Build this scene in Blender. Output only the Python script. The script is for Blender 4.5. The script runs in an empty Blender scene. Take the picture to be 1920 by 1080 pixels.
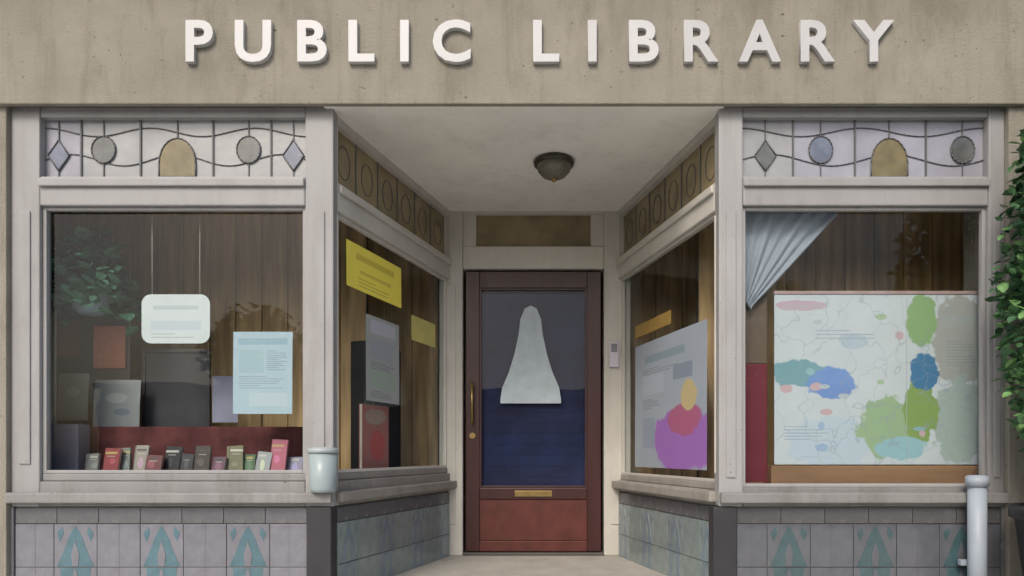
import bpy, bmesh, math, random
from mathutils import Vector, Matrix, noise
random.seed(7)
S=bpy.context.scene; C=S.collection; R=math.radians
# ---------------- camera, sky, sun, exposure
EYE=.87; F=364.0; DIST=3.5
cd=bpy.data.cameras.new('camera'); cam=bpy.data.objects.new('camera',cd); C.objects.link(cam)
cam.location=(0,-DIST,EYE); cam.rotation_euler=(R(90),0,0)
cd.sensor_width=36; cd.lens=F*DIST/1920*36; cd.shift_x=-40/1920; cd.shift_y=310/1920; cd.clip_end=2000
S.camera=cam
W=bpy.data.worlds.new('World'); S.world=W; W.use_nodes=True
wn=W.node_tree; bg=wn.nodes['Background']
sky=wn.nodes.new('ShaderNodeTexSky'); sky.sky_type='NISHITA'; sky.sun_disc=False
sky.sun_elevation=R(42); sky.sun_rotation=R(200); sky.air_density=1.0; sky.dust_density=4.0; sky.ozone_density=1.0
wn.links.new(sky.outputs[0],bg.inputs[0]); bg.inputs[1].default_value=.10
sd=bpy.data.lights.new('sun','SUN'); sun=bpy.data.objects.new('sun',sd); C.objects.link(sun)
sd.energy=1.0; sd.angle=R(18); sd.color=(1,.95,.88)
sun.rotation_euler=(R(48),0,R(-20))
V=S.view_settings; V.view_transform='Standard'; V.look='None'; V.gamma=1; V.exposure=0.85; V.use_curve_mapping=False

# ---------------- materials
def lin(r,g,b):
    f=lambda c:(c/255/12.92) if c/255<=.04045 else ((c/255+.055)/1.055)**2.4
    return (f(r),f(g),f(b))
MC={}
def mat(name,col,rough=.6,var=.12,scale=8,bump=.15,bscale=60,spec=.4,metal=0,dirt=0,coat=0,stretch=(1,1,1)):
    if name in MC: return MC[name]
    m=bpy.data.materials.new(name); m.use_nodes=True; nt=m.node_tree; b=nt.nodes['Principled BSDF']
    N=nt.nodes.new; L=nt.links.new
    tc=N('ShaderNodeTexCoord'); mp=N('ShaderNodeMapping'); mp.inputs['Scale'].default_value=stretch; L(tc.outputs['Object'],mp.inputs[0])
    n1=N('ShaderNodeTexNoise'); n1.inputs['Scale'].default_value=scale; n1.inputs['Detail'].default_value=6; L(mp.outputs[0],n1.inputs[0])
    mx=N('ShaderNodeMix'); mx.data_type='RGBA'
    mr=N('ShaderNodeMapRange'); mr.inputs[1].default_value=.3; mr.inputs[2].default_value=.7; L(n1.outputs[0],mr.inputs[0]); L(mr.outputs[0],mx.inputs[0])
    mx.inputs[6].default_value=(*[c*(1-var) for c in col],1); mx.inputs[7].default_value=(*[min(1,c*(1+var)) for c in col],1)
    out=mx.outputs[2]
    if dirt:
        n3=N('ShaderNodeTexNoise'); n3.inputs['Scale'].default_value=2.2; n3.inputs['Detail'].default_value=8; n3.inputs['Roughness'].default_value=.7
        mp3=N('ShaderNodeMapping'); mp3.inputs['Scale'].default_value=(2.2,2.2,.8); L(tc.outputs['Object'],mp3.inputs[0]); L(mp3.outputs[0],n3.inputs[0])
        r3=N('ShaderNodeMapRange'); r3.inputs[1].default_value=.5; r3.inputs[2].default_value=.72; r3.inputs[4].default_value=dirt; L(n3.outputs[0],r3.inputs[0])
        m3=N('ShaderNodeMix'); m3.data_type='RGBA'; L(r3.outputs[0],m3.inputs[0]); L(out,m3.inputs[6]); m3.inputs[7].default_value=(col[0]*.45,col[1]*.42,col[2]*.36,1); out=m3.outputs[2]
        n4=N('ShaderNodeTexNoise'); n4.inputs['Scale'].default_value=1; n4.inputs['Detail'].default_value=9; n4.inputs['Roughness'].default_value=.75
        mp4=N('ShaderNodeMapping'); mp4.inputs['Scale'].default_value=(14,14,.9); L(tc.outputs['Object'],mp4.inputs[0]); L(mp4.outputs[0],n4.inputs[0])
        r4=N('ShaderNodeMapRange'); r4.inputs[1].default_value=.52; r4.inputs[2].default_value=.70; r4.inputs[4].default_value=dirt*.9; L(n4.outputs[0],r4.inputs[0])
        m4=N('ShaderNodeMix'); m4.data_type='RGBA'; L(r4.outputs[0],m4.inputs[0]); L(out,m4.inputs[6]); m4.inputs[7].default_value=(col[0]*.55,col[1]*.52,col[2]*.46,1); out=m4.outputs[2]
        n5=N('ShaderNodeTexNoise'); n5.inputs['Scale'].default_value=38; n5.inputs['Detail'].default_value=4; L(tc.outputs['Object'],n5.inputs[0])
        r5=N('ShaderNodeMapRange'); r5.inputs[1].default_value=.70; r5.inputs[2].default_value=.73; r5.inputs[4].default_value=min(1,dirt*2); L(n5.outputs[0],r5.inputs[0])
        m5=N('ShaderNodeMix'); m5.data_type='RGBA'; L(r5.outputs[0],m5.inputs[0]); L(out,m5.inputs[6]); m5.inputs[7].default_value=(col[0]*.4,col[1]*.36,col[2]*.3,1); out=m5.outputs[2]
    oi=N('ShaderNodeObjectInfo'); hs=N('ShaderNodeHueSaturation'); mv=N('ShaderNodeMapRange'); mv.inputs[3].default_value=.93; mv.inputs[4].default_value=1.06
    L(oi.outputs['Random'],mv.inputs[0]); L(mv.outputs[0],hs.inputs['Value']); L(out,hs.inputs['Color']); L(hs.outputs[0],b.inputs['Base Color'])
    b.inputs['Metallic'].default_value=metal; b.inputs['Specular IOR Level'].default_value=spec; b.inputs['Coat Weight'].default_value=coat
    rr=N('ShaderNodeMapRange'); rr.inputs[3].default_value=max(.03,rough-.1); rr.inputs[4].default_value=min(1,rough+.1); L(n1.outputs[0],rr.inputs[0]); L(rr.outputs[0],b.inputs['Roughness'])
    if bump:
        n2=N('ShaderNodeTexNoise'); n2.inputs['Scale'].default_value=bscale; n2.inputs['Detail'].default_value=5; L(mp.outputs[0],n2.inputs[0])
        bp=N('ShaderNodeBump'); bp.inputs['Strength'].default_value=bump; bp.inputs['Distance'].default_value=.004; L(n2.outputs[0],bp.inputs['Height']); L(bp.outputs[0],b.inputs['Normal'])
    MC[name]=m; return m
def glassmat(name,tint=(.93,.95,.95),refl=1.0):
    if name in MC: return MC[name]
    m=bpy.data.materials.new(name); m.use_nodes=True; nt=m.node_tree; nt.nodes.clear(); N=nt.nodes.new; L=nt.links.new
    o=N('ShaderNodeOutputMaterial'); t=N('ShaderNodeBsdfTransparent'); t.inputs[0].default_value=(*tint,1)
    g=N('ShaderNodeBsdfGlossy'); g.inputs['Roughness'].default_value=.01; g.inputs[0].default_value=(1,1,1,1)
    fr=N('ShaderNodeFresnel'); fr.inputs[0].default_value=1.5; ml=N('ShaderNodeMath'); ml.operation='MULTIPLY'; ml.inputs[1].default_value=refl; ml.use_clamp=True
    tc=N('ShaderNodeTexCoord'); n=N('ShaderNodeTexNoise'); n.inputs['Scale'].default_value=1.6; L(tc.outputs['Object'],n.inputs[0])
    bp=N('ShaderNodeBump'); bp.inputs['Strength'].default_value=.12; bp.inputs['Distance'].default_value=.02; L(n.outputs[0],bp.inputs['Height']); L(bp.outputs[0],g.inputs['Normal'])
    ge=N('ShaderNodeNewGeometry'); sb=N('ShaderNodeMath'); sb.operation='SUBTRACT'; sb.inputs[0].default_value=1; L(ge.outputs['Backfacing'],sb.inputs[1]); m2=N('ShaderNodeMath'); m2.operation='MULTIPLY'; L(ml.outputs[0],m2.inputs[0]); L(sb.outputs[0],m2.inputs[1])
    L(fr.outputs[0],ml.inputs[0]); mx=N('ShaderNodeMixShader'); L(m2.outputs[0],mx.inputs[0]); L(t.outputs[0],mx.inputs[1]); L(g.outputs[0],mx.inputs[2]); L(mx.outputs[0],o.inputs[0])
    MC[name]=m; return m
def textrows(x0,z1,w,n,gap=.011,h=.0042,c=(.10,.10,.11),seed=1):
    r=random.Random(seed); out=[]
    for k in range(n):
        ww=w*(1 if k%4 else .6)*r.uniform(.75,1); out.append((x0+ww/2,z1-k*gap,ww,h,c))
    return out
def printmat(name,base,blobs=(),warp=.25,wscale=9,rects=()):
    """flat printed colours: blobs = (cx,cz,rx,rz,colour) in metres about the sheet's origin"""
    m=mat(name,base,rough=.45,var=.04,scale=6,bump=0); nt=m.node_tree; N=nt.nodes.new; L=nt.links.new
    hs=[n for n in nt.nodes if n.type=='HUE_SAT'][0]; b=nt.nodes['Principled BSDF']; src=hs.outputs[0]
    tc=N('ShaderNodeTexCoord'); ns=N('ShaderNodeTexNoise'); ns.inputs['Scale'].default_value=wscale; ns.inputs['Detail'].default_value=3; L(tc.outputs['Object'],ns.inputs[0])
    for (cx,cz,rx,rz,c) in blobs:
        mp=N('ShaderNodeMapping'); mp.vector_type='POINT'; mp.inputs['Location'].default_value=(-cx/rx,0,-cz/rz); mp.inputs['Scale'].default_value=(1/rx,0,1/rz); L(tc.outputs['Object'],mp.inputs[0])
        ln=N('ShaderNodeVectorMath'); ln.operation='LENGTH'; L(mp.outputs[0],ln.inputs[0])
        wa=N('ShaderNodeMath'); wa.operation='MULTIPLY_ADD'; wa.inputs[1].default_value=warp*4; L(ns.outputs[0],wa.inputs[0]); L(ln.outputs['Value'],wa.inputs[2])
        mr=N('ShaderNodeMapRange'); mr.inputs[1].default_value=1.0+warp*2-.06; mr.inputs[2].default_value=1.0+warp*2+.03; mr.inputs[3].default_value=1; mr.inputs[4].default_value=0; L(wa.outputs[0],mr.inputs[0])
        mx=N('ShaderNodeMix'); mx.data_type='RGBA'; L(mr.outputs[0],mx.inputs[0]); L(src,mx.inputs[6]); mx.inputs[7].default_value=(*c,1); src=mx.outputs[2]
    for (cx,cz,w,h,c) in rects:
        mp=N('ShaderNodeMapping'); mp.vector_type='POINT'; mp.inputs['Location'].default_value=(-cx*2/w,0,-cz*2/h); mp.inputs['Scale'].default_value=(2/w,0,2/h); L(tc.outputs['Object'],mp.inputs[0])
        ab=N('ShaderNodeVectorMath'); ab.operation='ABSOLUTE'; L(mp.outputs[0],ab.inputs[0]); sp=N('ShaderNodeSeparateXYZ'); L(ab.outputs[0],sp.inputs[0])
        mm=N('ShaderNodeMath'); mm.operation='MAXIMUM'; L(sp.outputs[0],mm.inputs[0]); L(sp.outputs[2],mm.inputs[1])
        lt=N('ShaderNodeMath'); lt.operation='LESS_THAN'; lt.inputs[1].default_value=1; L(mm.outputs[0],lt.inputs[0])
        sc=N('ShaderNodeMath'); sc.operation='MULTIPLY'; sc.inputs[1].default_value=.85; L(lt.outputs[0],sc.inputs[0])
        mx=N('ShaderNodeMix'); mx.data_type='RGBA'; L(sc.outputs[0],mx.inputs[0]); L(src,mx.inputs[6]); mx.inputs[7].default_value=(*c,1); src=mx.outputs[2]
    L(src,b.inputs['Base Color']); return m
stucco=mat('beige_render',(.265,.248,.205),.9,.12,3,1.0,110,.2,dirt=.45)
white=mat('white_paint',(.315,.312,.312),.5,.07,5,.25,35,.35,dirt=.28,stretch=(1,1,.4))
sillw=mat('weathered_white_sill',(.235,.232,.228),.6,.1,6,.25,40,.3,dirt=.5)
sillc=mat('weathered_cream_sill',(.28,.262,.235),.6,.1,6,.25,40,.3,dirt=.5)
cream=mat('cream_paint',(.52,.50,.45),.5,.06,5,.10,40,.4,dirt=.2)
ceilm=mat('ceiling_paint',(.78,.76,.70),.8,.06,2,.15,30,.2,dirt=.2)
redp=mat('oxblood_paint',(.045,.013,.012),.35,.15,6,.15,60,.5,stretch=(3,3,.3))
kickm=mat('red_brown_paint',(.095,.024,.018),.5,.2,10,.25,50,.4,dirt=.3)
lav=mat('lavender_grey_glaze',(.175,.175,.20),.22,.12,14,.08,30,.5,coat=.9,dirt=.15)
teal=mat('teal_glaze',(.075,.15,.18),.2,.18,14,.08,30,.5,coat=.9,dirt=.15)
greygreen=mat('grey_green_glaze',(.20,.245,.24),.22,.15,14,.08,30,.5,coat=.3,dirt=.2)
slate=mat('slate_blue_glaze',(.16,.21,.25),.22,.15,14,.08,30,.5,coat=.3,dirt=.2)
border=mat('grey_border_glaze',(.125,.125,.135),.25,.12,14,.08,30,.5,coat=.3,dirt=.15)
grout=mat('grout',(.12,.115,.105),.95,.1,20,.4,120,.1)
darkp=mat('charcoal_paint',(.035,.033,.037),.5,.12,6,.1,40,.4)
opal=mat('opal_glass',(.30,.305,.31),.22,.12,7,.5,22,.5)
opal2=mat('lilac_opal_glass',(.29,.29,.335),.22,.12,7,.5,22,.5)
amber=mat('amber_olive_glass',(.16,.13,.055),.15,.3,12,.4,20,.6)
bluegl=mat('slate_blue_glass',(.13,.15,.20),.15,.3,12,.4,20,.6)
greygl=mat('smoke_grey_glass',(.115,.12,.115),.15,.3,12,.4,20,.6)
lead=mat('lead_came',(.10,.10,.105),.5,.1,20,.1,60,.5)
woodb=mat('brown_timber',(.20,.125,.07),.5,.25,3,.2,30,.3,stretch=(6,6,.5))
woodt=mat('tan_timber',(.24,.14,.08),.5,.2,3,.2,30,.3,stretch=(.6,6,6))
innerc=mat('interior_ceiling',(.32,.24,.15),.8,.08,2,.1,30,.2)
innerf=mat('interior_carpet',(.12,.10,.09),.95,.15,20,.5,200,.1)
concrete=mat('porch_concrete',(.36,.345,.31),.85,.1,6,.4,120,.2,dirt=.25)
pave=mat('pavement',(.56,.55,.52),.9,.12,3,.5,100,.2,dirt=.3)
asph=mat('asphalt',(.05,.05,.052),.9,.2,10,.8,250,.2)
glass=glassmat('window_glass',refl=.55); amberg=glassmat('amber_tinted_glass',(.80,.68,.42))
ambop=mat('amber_opal_glass',(.25,.20,.11),.2,.3,5,.5,25,.5)
brass=mat('aged_brass',(.35,.25,.10),.35,.1,20,.05,60,.5,metal=.9)

# ---------------- builders
def link(name,me,m,parent=None,loc=(0,0,0)):
    o=bpy.data.objects.new(name,me); C.objects.link(o); o.location=loc
    for x in (m if isinstance(m,(list,tuple)) else [m]):
        if x and len(me.materials)<len(m if isinstance(m,(list,tuple)) else [m]): me.materials.append(x)
    if parent: o.parent=parent
    return o
class MB:
    def __init__(s,M=None): s.bm=bmesh.new(); s.M=M or Matrix()
    def box(s,x0,x1,y0,y1,z0,z1,bev=.0,mi=0,M=None):
        T=Matrix.Translation(((x0+x1)/2,(y0+y1)/2,(z0+z1)/2))@Matrix.Diagonal((abs(x1-x0),abs(y1-y0),abs(z1-z0),1))
        r=bmesh.ops.create_cube(s.bm,size=1,matrix=(T if M is None else M@T)); vs=r['verts']
        fs={f for v in vs for f in v.link_faces}
        for f in fs: f.material_index=mi
        if bev:
            es={e for v in vs for e in v.link_edges}
            bmesh.ops.bevel(s.bm,geom=list(es),offset=bev,segments=2,affect='EDGES',profile=.6)
        return s
    def cyl(s,p,q,r,r2=None,seg=12,mi=0):
        p=Vector(p);q=Vector(q);d=q-p
        T=Matrix.Translation((p+q)/2)@d.to_track_quat('Z','Y').to_matrix().to_4x4()
        res=bmesh.ops.create_cone(s.bm,cap_ends=True,segments=seg,radius1=r,radius2=r if r2 is None else r2,depth=d.length,matrix=T)
        for f in {f for v in res['verts'] for f in v.link_faces}: f.material_index=mi; f.smooth=len(f.verts)==4
        return s
    def prism(s,pts,y0,y1,mi=0):
        """outline in x,z extruded from y0 to y1"""
        a=[s.bm.verts.new((x,y0,z)) for x,z in pts]; b=[s.bm.verts.new((x,y1,z)) for x,z in pts]; n=len(pts)
        fs=[s.bm.faces.new(a),s.bm.faces.new(b[::-1])]+[s.bm.faces.new((a[(i+1)%n],a[i],b[i],b[(i+1)%n])) for i in range(n)]
        for f in fs: f.material_index=mi
        return s
    def lathe(s,prof,c=(0,0,0),seg=28,mi=0):
        rings=[]
        for r,z in prof: rings.append([s.bm.verts.new((c[0]+r*math.cos(2*math.pi*i/seg),c[1]+r*math.sin(2*math.pi*i/seg),c[2]+z)) for i in range(seg)])
        for A,B in zip(rings,rings[1:]):
            for i in range(seg):
                f=s.bm.faces.new((A[i],A[(i+1)%seg],B[(i+1)%seg],B[i])); f.smooth=True; f.material_index=mi
        return s
    def build(s,name,m,parent=None,loc=(0,0,0)):
        bmesh.ops.transform(s.bm,matrix=s.M,verts=s.bm.verts)
        bmesh.ops.recalc_face_normals(s.bm,faces=s.bm.faces)
        me=bpy.data.meshes.new(name); s.bm.to_mesh(me); s.bm.free(); return link(name,me,m,parent,loc)
def tag(o,label=None,cat=None,group=None,kind=None):
    if label:o['label']=label
    if cat:o['category']=cat
    if group:o['group']=group
    if kind:o['kind']=kind
    return o
def empty(name,loc=(0,0,0),rz=0,parent=None):
    o=bpy.data.objects.new(name,None); C.objects.link(o); o.location=loc; o.rotation_euler=(0,0,rz); o.empty_display_size=.1
    if parent:o.parent=parent
    return o
X=lambda p,y=0:(p-1000)/F*(DIST+y)/DIST
Z=lambda p,y=0:EYE+(850-p)/F*(DIST+y)/DIST

# ---------------- setting
MB().box(-40,40,-4.2,-.0,-.3,0).build('pavement',pave)['kind']='structure'
MB().box(-40,40,-4.35,-4.204,-.3,.0,.01).build('kerb',concrete)['kind']='structure'
MB().box(-400,400,-400,-4.354,-.35,-.13).build('road',asph)['kind']='structure'
MB().box(-400,400,.004,400,-.35,-.02).build('ground',pave)['kind']='structure'

bld=empty('library_building'); tag(bld,'old beige rendered shopfront library with white framed windows and a recessed splayed entrance','building')
TOP=2.66
xl,xr=X(20),X(1884)          # shopfront opening
# walls
w=MB(); w.box(-5,5,-.06,.30,TOP,6.2,.008); w.box(-5,5,-.0605,-.028,TOP-.02,TOP+.02,.006); w.build('fascia_wall',stucco,bld)
MB().box(-5,xl,-.03,.34,.0,TOP-.002,.006).build('pier',stucco,bld)
MB().box(xr,5,-.03,.34,.0,TOP-.002,.006).build('pier',stucco,bld)
MB().box(-5.1,5.1,-.20,-.062,3.35,3.5,.015).build('string_course',stucco,bld)
# inner corners of splay
LF=Vector((X(597),.06,0)); LB=Vector((-.60,1.5,0)); RF=Vector((X(1368),.06,0)); RB=Vector((.607,1.5,0))
# porch
def slab(name,pts,z0,z1,m,parent,kind=None):
    b=bmesh.new(); A=[b.verts.new((x,y,z0)) for x,y in pts]; B=[b.verts.new((x,y,z1)) for x,y in pts]; n=len(pts)
    b.faces.new(A);b.faces.new(B)
    for i in range(n): b.faces.new((A[i],A[(i+1)%n],B[(i+1)%n],B[i]))
    bmesh.ops.recalc_face_normals(b,faces=b.faces); me=bpy.data.meshes.new(name); b.to_mesh(me); b.free()
    o=link(name,me,m,parent)
    if kind:o['kind']=kind
    return o
slab('porch_floor',[(LF.x-.02,-.05),(RF.x+.02,-.05),(RB.x+.03,1.62),(LB.x-.03,1.62)],.0,.12,concrete,bld)
slab('porch_ceiling',[(LF.x+.03,-.026),(RF.x-.03,-.026),(RB.x+.05,1.6),(LB.x-.05,1.6)],TOP-.014,TOP-.002,ceilm,bld)
# interior shell
MB().box(-3.4,3.4,.36,5.2,-.015,.06).build('interior_floor',innerf)['kind']='structure'
MB().box(-3.4,3.4,.31,5.2,TOP+.05,TOP+.12).build('interior_ceiling',innerc)['kind']='structure'
MB().box(-3.5,3.5,5.2,5.3,0,TOP+.12).build('interior_back_wall',mat('brown_wall',(.30,.20,.12),.7,.1,3,.1,20,.3))['kind']='structure'
for sx in (-1,1): MB().box(min(sx*3.4,sx*3.5),max(sx*3.4,sx*3.5),.36,5.19,0,TOP+.12).build('interior_side_wall',mat('brown_wall',(.30,.20,.12)))['kind']='structure'

# timber lining behind the displays
lin_=mat('lining_timber',(.52,.35,.18),.5,.4,3,.2,30,.3,stretch=(6,6,.5))
for sgn,x0,x1 in ((-1,-3.39,-1.12),(1,1.03,3.39),(-2,-3.39,-.74),(2,.75,3.39)):
    w=empty('timber_lining',parent=bld)
    n=13; LY=(1.05 if sgn<0 else .72) if abs(sgn)==1 else 1.78; pw_=(x1-x0)/n
    for i in range(n):
        MB().box(x0+pw_*i+.003,x0+pw_*(i+1)-.003,LY+random.uniform(-.002,.002),LY+.03,.062,TOP+.04,.004).build('plank',lin_,w)
    MB().box(x0,x1,LY+.032,LY+.06,.062,TOP+.04).build('backing',darkp,w)
# ---------------- shopfront units
ZS0,ZS1=.595,.765     # sill
ZR0,ZR1=2.147,2.298   # transom rail
def frame_unit(name,M,L,left_post,right_post,gm,postm=white,ZS1=.765):
    """window in local coords: x along, y into the shop, z up; the frame's outer face is y=0"""
    u=empty(name,parent=bld)
    a=left_post; b=L-right_post
    if left_post: MB(M).box(0,a,0,.09,ZS0,TOP-.002,.008).box(.3*a,.7*a,-.008,.0,ZS1+.05,ZR0-.03,.004).build('post',postm,u)
    if right_post: MB(M).box(b,L,0,.09,ZS0,TOP-.002,.008).box(b+.3*right_post,b+.7*right_post,-.008,0,ZS1+.05,ZR0-.03,.004).build('post',postm,u)
    MB(M).box(a+.001,b-.001,.0,.085,ZR0,ZR1,.008).box(a+.002,b-.002,-.018,-.001,ZR0+.095,ZR1-.015,.006).build('transom_rail',postm,u)
    MB(M).box(a+.001,b-.001,.005,.08,TOP-.055,TOP-.003,.006).build('head_rail',postm,u)
    MB(M).box(a*.0-.0,L,-.045,-.002,ZS0+.02,ZS0+.075,.01).box(a+.001,b-.001,0,.10,ZS0+.002,ZS1-.04,.006).box(a+.001,b-.001,.018,.085,ZS1-.038,ZS1,.006).build('sill',sillw if postm is white else sillc,u)
    # glazing beads and pane
    bd=MB(M)
    for (x0,x1,z0,z1) in ((a+.001,a+.02,ZS1,ZR0),(b-.02,b-.001,ZS1,ZR0),(a+.02,b-.02,ZS1+.001,ZS1+.018),(a+.02,b-.02,ZR0-.018,ZR0-.001)): bd.box(x0,x1,.022,.048,z0,z1,.003)
    bd.build('glazing_bead',postm,u)
    MB(M).box(a+.012,b-.012,.052,.056,ZS1+.005,ZR0-.005).build('pane',gm,u)
    return u
def piece(M,u,name,pts,y0,y1,m):
    return MB(M).prism(pts,y0,y1).build(name,m,u)
def arch(cx,z0,w,h,n=12): return [(cx-w/2,z0)]+[(cx-w/2*math.cos(math.pi*i/n),z0+h*.35+h*.65*math.sin(math.pi*i/n)) for i in range(n+1)]+[(cx+w/2,z0)]
def disc(cx,cz,r,r2=None,n=18): return [(cx+r*math.cos(2*math.pi*i/n),cz+(r2 or r)*math.sin(2*math.pi*i/n)) for i in range(n)]
def tulip(cx,z0,w,h): return [(cx-.12*w,z0),(cx-.5*w,z0+.35*h),(cx-.5*w,z0+.95*h),(cx-.25*w,z0+.72*h),(cx,z0+h),(cx+.25*w,z0+.72*h),(cx+.5*w,z0+.95*h),(cx+.5*w,z0+.35*h),(cx+.12*w,z0)]
def ring_came(mb,pts,y,r=.0035):
    n=len(pts)
    for i in range(n):
        p=pts[i];q=pts[(i+1)%n]; mb.cyl((p[0],y,p[1]),(q[0],y,q[1]),r,seg=6)
def leadlight(u,M,x0,x1,motifs,ground,clear=False):
    z0,z1=ZR1+.001,TOP-.056
    edges=[x0]+[(motifs[i][0]+motifs[i+1][0])/2 for i in range(len(motifs)-1)]+[x1]
    cm=MB(M)
    for i in range(len(edges)-1):
        MB(M).box(edges[i]+.002,edges[i+1]-.002,.045,.05,z0,z1).build('glass_piece',ground[i%len(ground)],u)
        if i: cm.box(edges[i]-.004,edges[i]+.004,.036,.044,z0,z1)
    zc=(z0+z1)/2
    for (cx,kind,m) in motifs:
        if kind=='arch': pts=arch(cx,z0+.012,.19,.20)
        elif kind=='disc': pts=disc(cx,zc+.0,.062,.07)
        elif kind=='tulip': pts=tulip(cx,z0+.02,.10,.17)
        else: pts=[(cx-.055,zc-.03),(cx,zc+.05),(cx+.055,zc-.03),(cx,zc-.11)]
        pts=[(min(max(p[0],x0+.004),x1-.004),p[1]) for p in pts]
        piece(M,u,'glass_piece',pts,.039,.0445,m)
        ring_came(cm,pts,.037)
        lo,hi=min(p[1] for p in pts),max(p[1] for p in pts)
        if kind!='arch': cm.box(cx-.0025,cx+.0025,.038,.043,z0,lo); 
        cm.box(cx-.0025,cx+.0025,.038,.043,hi,z1)
    # two sweeping cames, art nouveau style
    for (zz,amp,ph) in ((z0+.10,.03,0),(z1-.06,.022,1.6)):
        prev=None
        for k in range(41):
            x=x0+(x1-x0)*k/40; p=(x,.0415,zz+amp*math.sin(k/40*math.pi*len(motifs)+ph))
            if prev: cm.cyl(prev,p,.0028,seg=5)
            prev=p
    c=cm.build('lead_came',lead,u)
I=Matrix()
# left front unit: px 20..625
ML=Matrix.Translation((xl,0,0)); LL=X(625)-xl
uL=frame_unit('display_window',ML,LL,X(74)-xl,(X(625)-X(572)),glass)
leadlight(uL,ML,X(74)-xl,X(572)-xl,[(X(100)-xl,'diamond',bluegl),(X(185)-xl,'disc',greygl),(X(325)-xl,'arch',amber),(X(460)-xl,'disc',greygl),(X(545)-xl,'diamond',bluegl)],[opal2,opal,opal,opal,opal])
MR=Matrix.Translation((X(1348),0,0)); RL=xr-X(1348)
uR=frame_unit('display_window',MR,RL,X(1393)-X(1348),xr-X(1854),glass,ZS1=.695)
o0=X(1348)
leadlight(uR,MR,X(1393)-o0,X(1854)-o0,[(X(1440)-o0,'diamond',greygl),(X(1545)-o0,'disc',bluegl),(X(1675)-o0,'arch',amber),(X(1814)-o0,'disc',greygl)],[opal,opal2,opal2,opal2])
# splayed side units
def splay(a,b,flip):
    # outer (porch) face must be y=0 with +y into the shop
    if not flip: p,q=a,b      # left side: going back, shop lies to -x -> +y local
    else: p,q=b,a             # right side: from back to front
    d=(q-p); L=d.length; ang=math.atan2(d.y,d.x)
    return Matrix.Translation(p)@Matrix.Rotation(ang,4,'Z'),L
MSL,SLL=splay(Vector((X(625)-.005,.05,0)),Vector((-.60,1.50,0)),False)
MSR,SRL=splay(Vector((X(1348)+.005,.05,0)),Vector((.612,1.50,0)),True)
sL=frame_unit('side_window',MSL,SLL,.03,.03,glass,postm=cream); sR=frame_unit('side_window',MSR,SRL,.03,.03,glass,postm=cream,ZS1=.715)
for u,M,L in ((sL,MSL,SLL),(sR,MSR,SRL)):
    z0,z1=ZR1+.001,TOP-.056; cm=MB(M); n=6
    for i in range(n):
        a=.03+(L-.06)*i/n; b=.03+(L-.06)*(i+1)/n
        MB(M).box(a+.002,b-.002,.045,.049,z0,z1).build('glass_piece',ambop,u)
        if i: cm.box(a-.004,a+.004,.04,.052,z0,z1)
        ring_came(cm,disc((a+b)/2,(z0+z1)/2,.06,.09),.044,.003)
    cm.build('lead_came',lead,u)

# door frame and door at y=1.5
D=1.5
XD=lambda p:X(p,D); ZD=lambda p:Z(p,D)
fr=empty('door_frame',parent=bld)
for (a,b) in ((825,868),(1132,1182)):
    MB().box(XD(a),XD(b),D-.02,D+.12,.12,TOP+.0,.008).box(XD(a)+.05,XD(b)-.05,D-.028,D-.02,.35,2.1,.004).build('jamb',cream,fr)
MB().box(XD(868)+.001,XD(1132)-.001,D-.02,D+.10,ZD(505),ZD(463),.008).build('transom_rail',cream,fr)
MB().box(XD(868)+.001,XD(1132)-.001,D-.015,D+.10,ZD(402),TOP+.0,.008).build('head_rail',cream,fr)
for (a,b) in ((868,893),(1107,1132)): MB().box(XD(a)+.001,XD(b),D-.01,D+.09,ZD(463)+.001,ZD(402)-.001,.006).build('transom_stile',cream,fr)
MB().box(XD(893),XD(1107),D+.03,D+.034,ZD(463),ZD(402)).build('fanlight_pane',ambop,fr)
MB().box(XD(868)+.001,XD(1132)-.001,D-.03,D+.12,.121,.142,.005).build('threshold',mat('dark_threshold',(.08,.075,.07),.7),fr)
door=empty('door',parent=bld)
dx0,dx1=XD(873),XD(1127); dz0,dz1=.148,ZD(509)
MB().box(dx0,XD(899),D,D+.045,dz0,dz1,.005).build('stile',redp,door)
MB().box(XD(1101),dx1,D,D+.045,dz0,dz1,.005).build('stile',redp,door)
MB().box(XD(899)+.001,XD(1101)-.001,D,D+.045,ZD(540),dz1,.005).build('top_rail',redp,door)
MB().box(XD(899)+.001,XD(1101)-.001,D,D+.045,ZD(936),ZD(915),.005).build('middle_rail',redp,door)
MB().box(XD(899)+.001,XD(1101)-.001,D+.012,D+.04,dz0+.08,ZD(936)-.001,.003).build('kick_panel',kickm,door)
MB().box(XD(899)+.001,XD(1101)-.001,D,D+.045,dz0,dz0+.078,.005).build('bottom_rail',kickm,door)
MB().box(XD(899)-.003,XD(1101)+.003,D+.02,D+.025,ZD(915)-.003,ZD(540)+.003).build('door_pane',glass,door)
bd=MB()
for (x0,x1,z0,z1) in ((XD(899),XD(899)+.016,ZD(915),ZD(540)),(XD(1101)-.016,XD(1101),ZD(915),ZD(540)),(XD(899)+.016,XD(1101)-.016,ZD(915),ZD(915)+.016),(XD(899)+.016,XD(1101)-.016,ZD(540)-.016,ZD(540))): bd.box(x0,x1,D+.004,D+.018,z0,z1,.003)
bd.build('glazing_bead',redp,door)
h=MB(); hx=XD(886); h.cyl((hx,D,1.12),(hx,D-.05,1.12),.009).cyl((hx,D,1.36),(hx,D-.05,1.36),.009).cyl((hx,D-.05,1.09),(hx,D-.05,1.39),.010); h.build('handle',brass,door)
MB().cyl((hx,D+.001,1.0),(hx,D-.012,1.0),.022,seg=20).build('lock',brass,door)
MB().box(XD(965),XD(1035),D-.008,D-.001,ZD(931),ZD(920),.002).build('letter_slot',brass,door)

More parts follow.
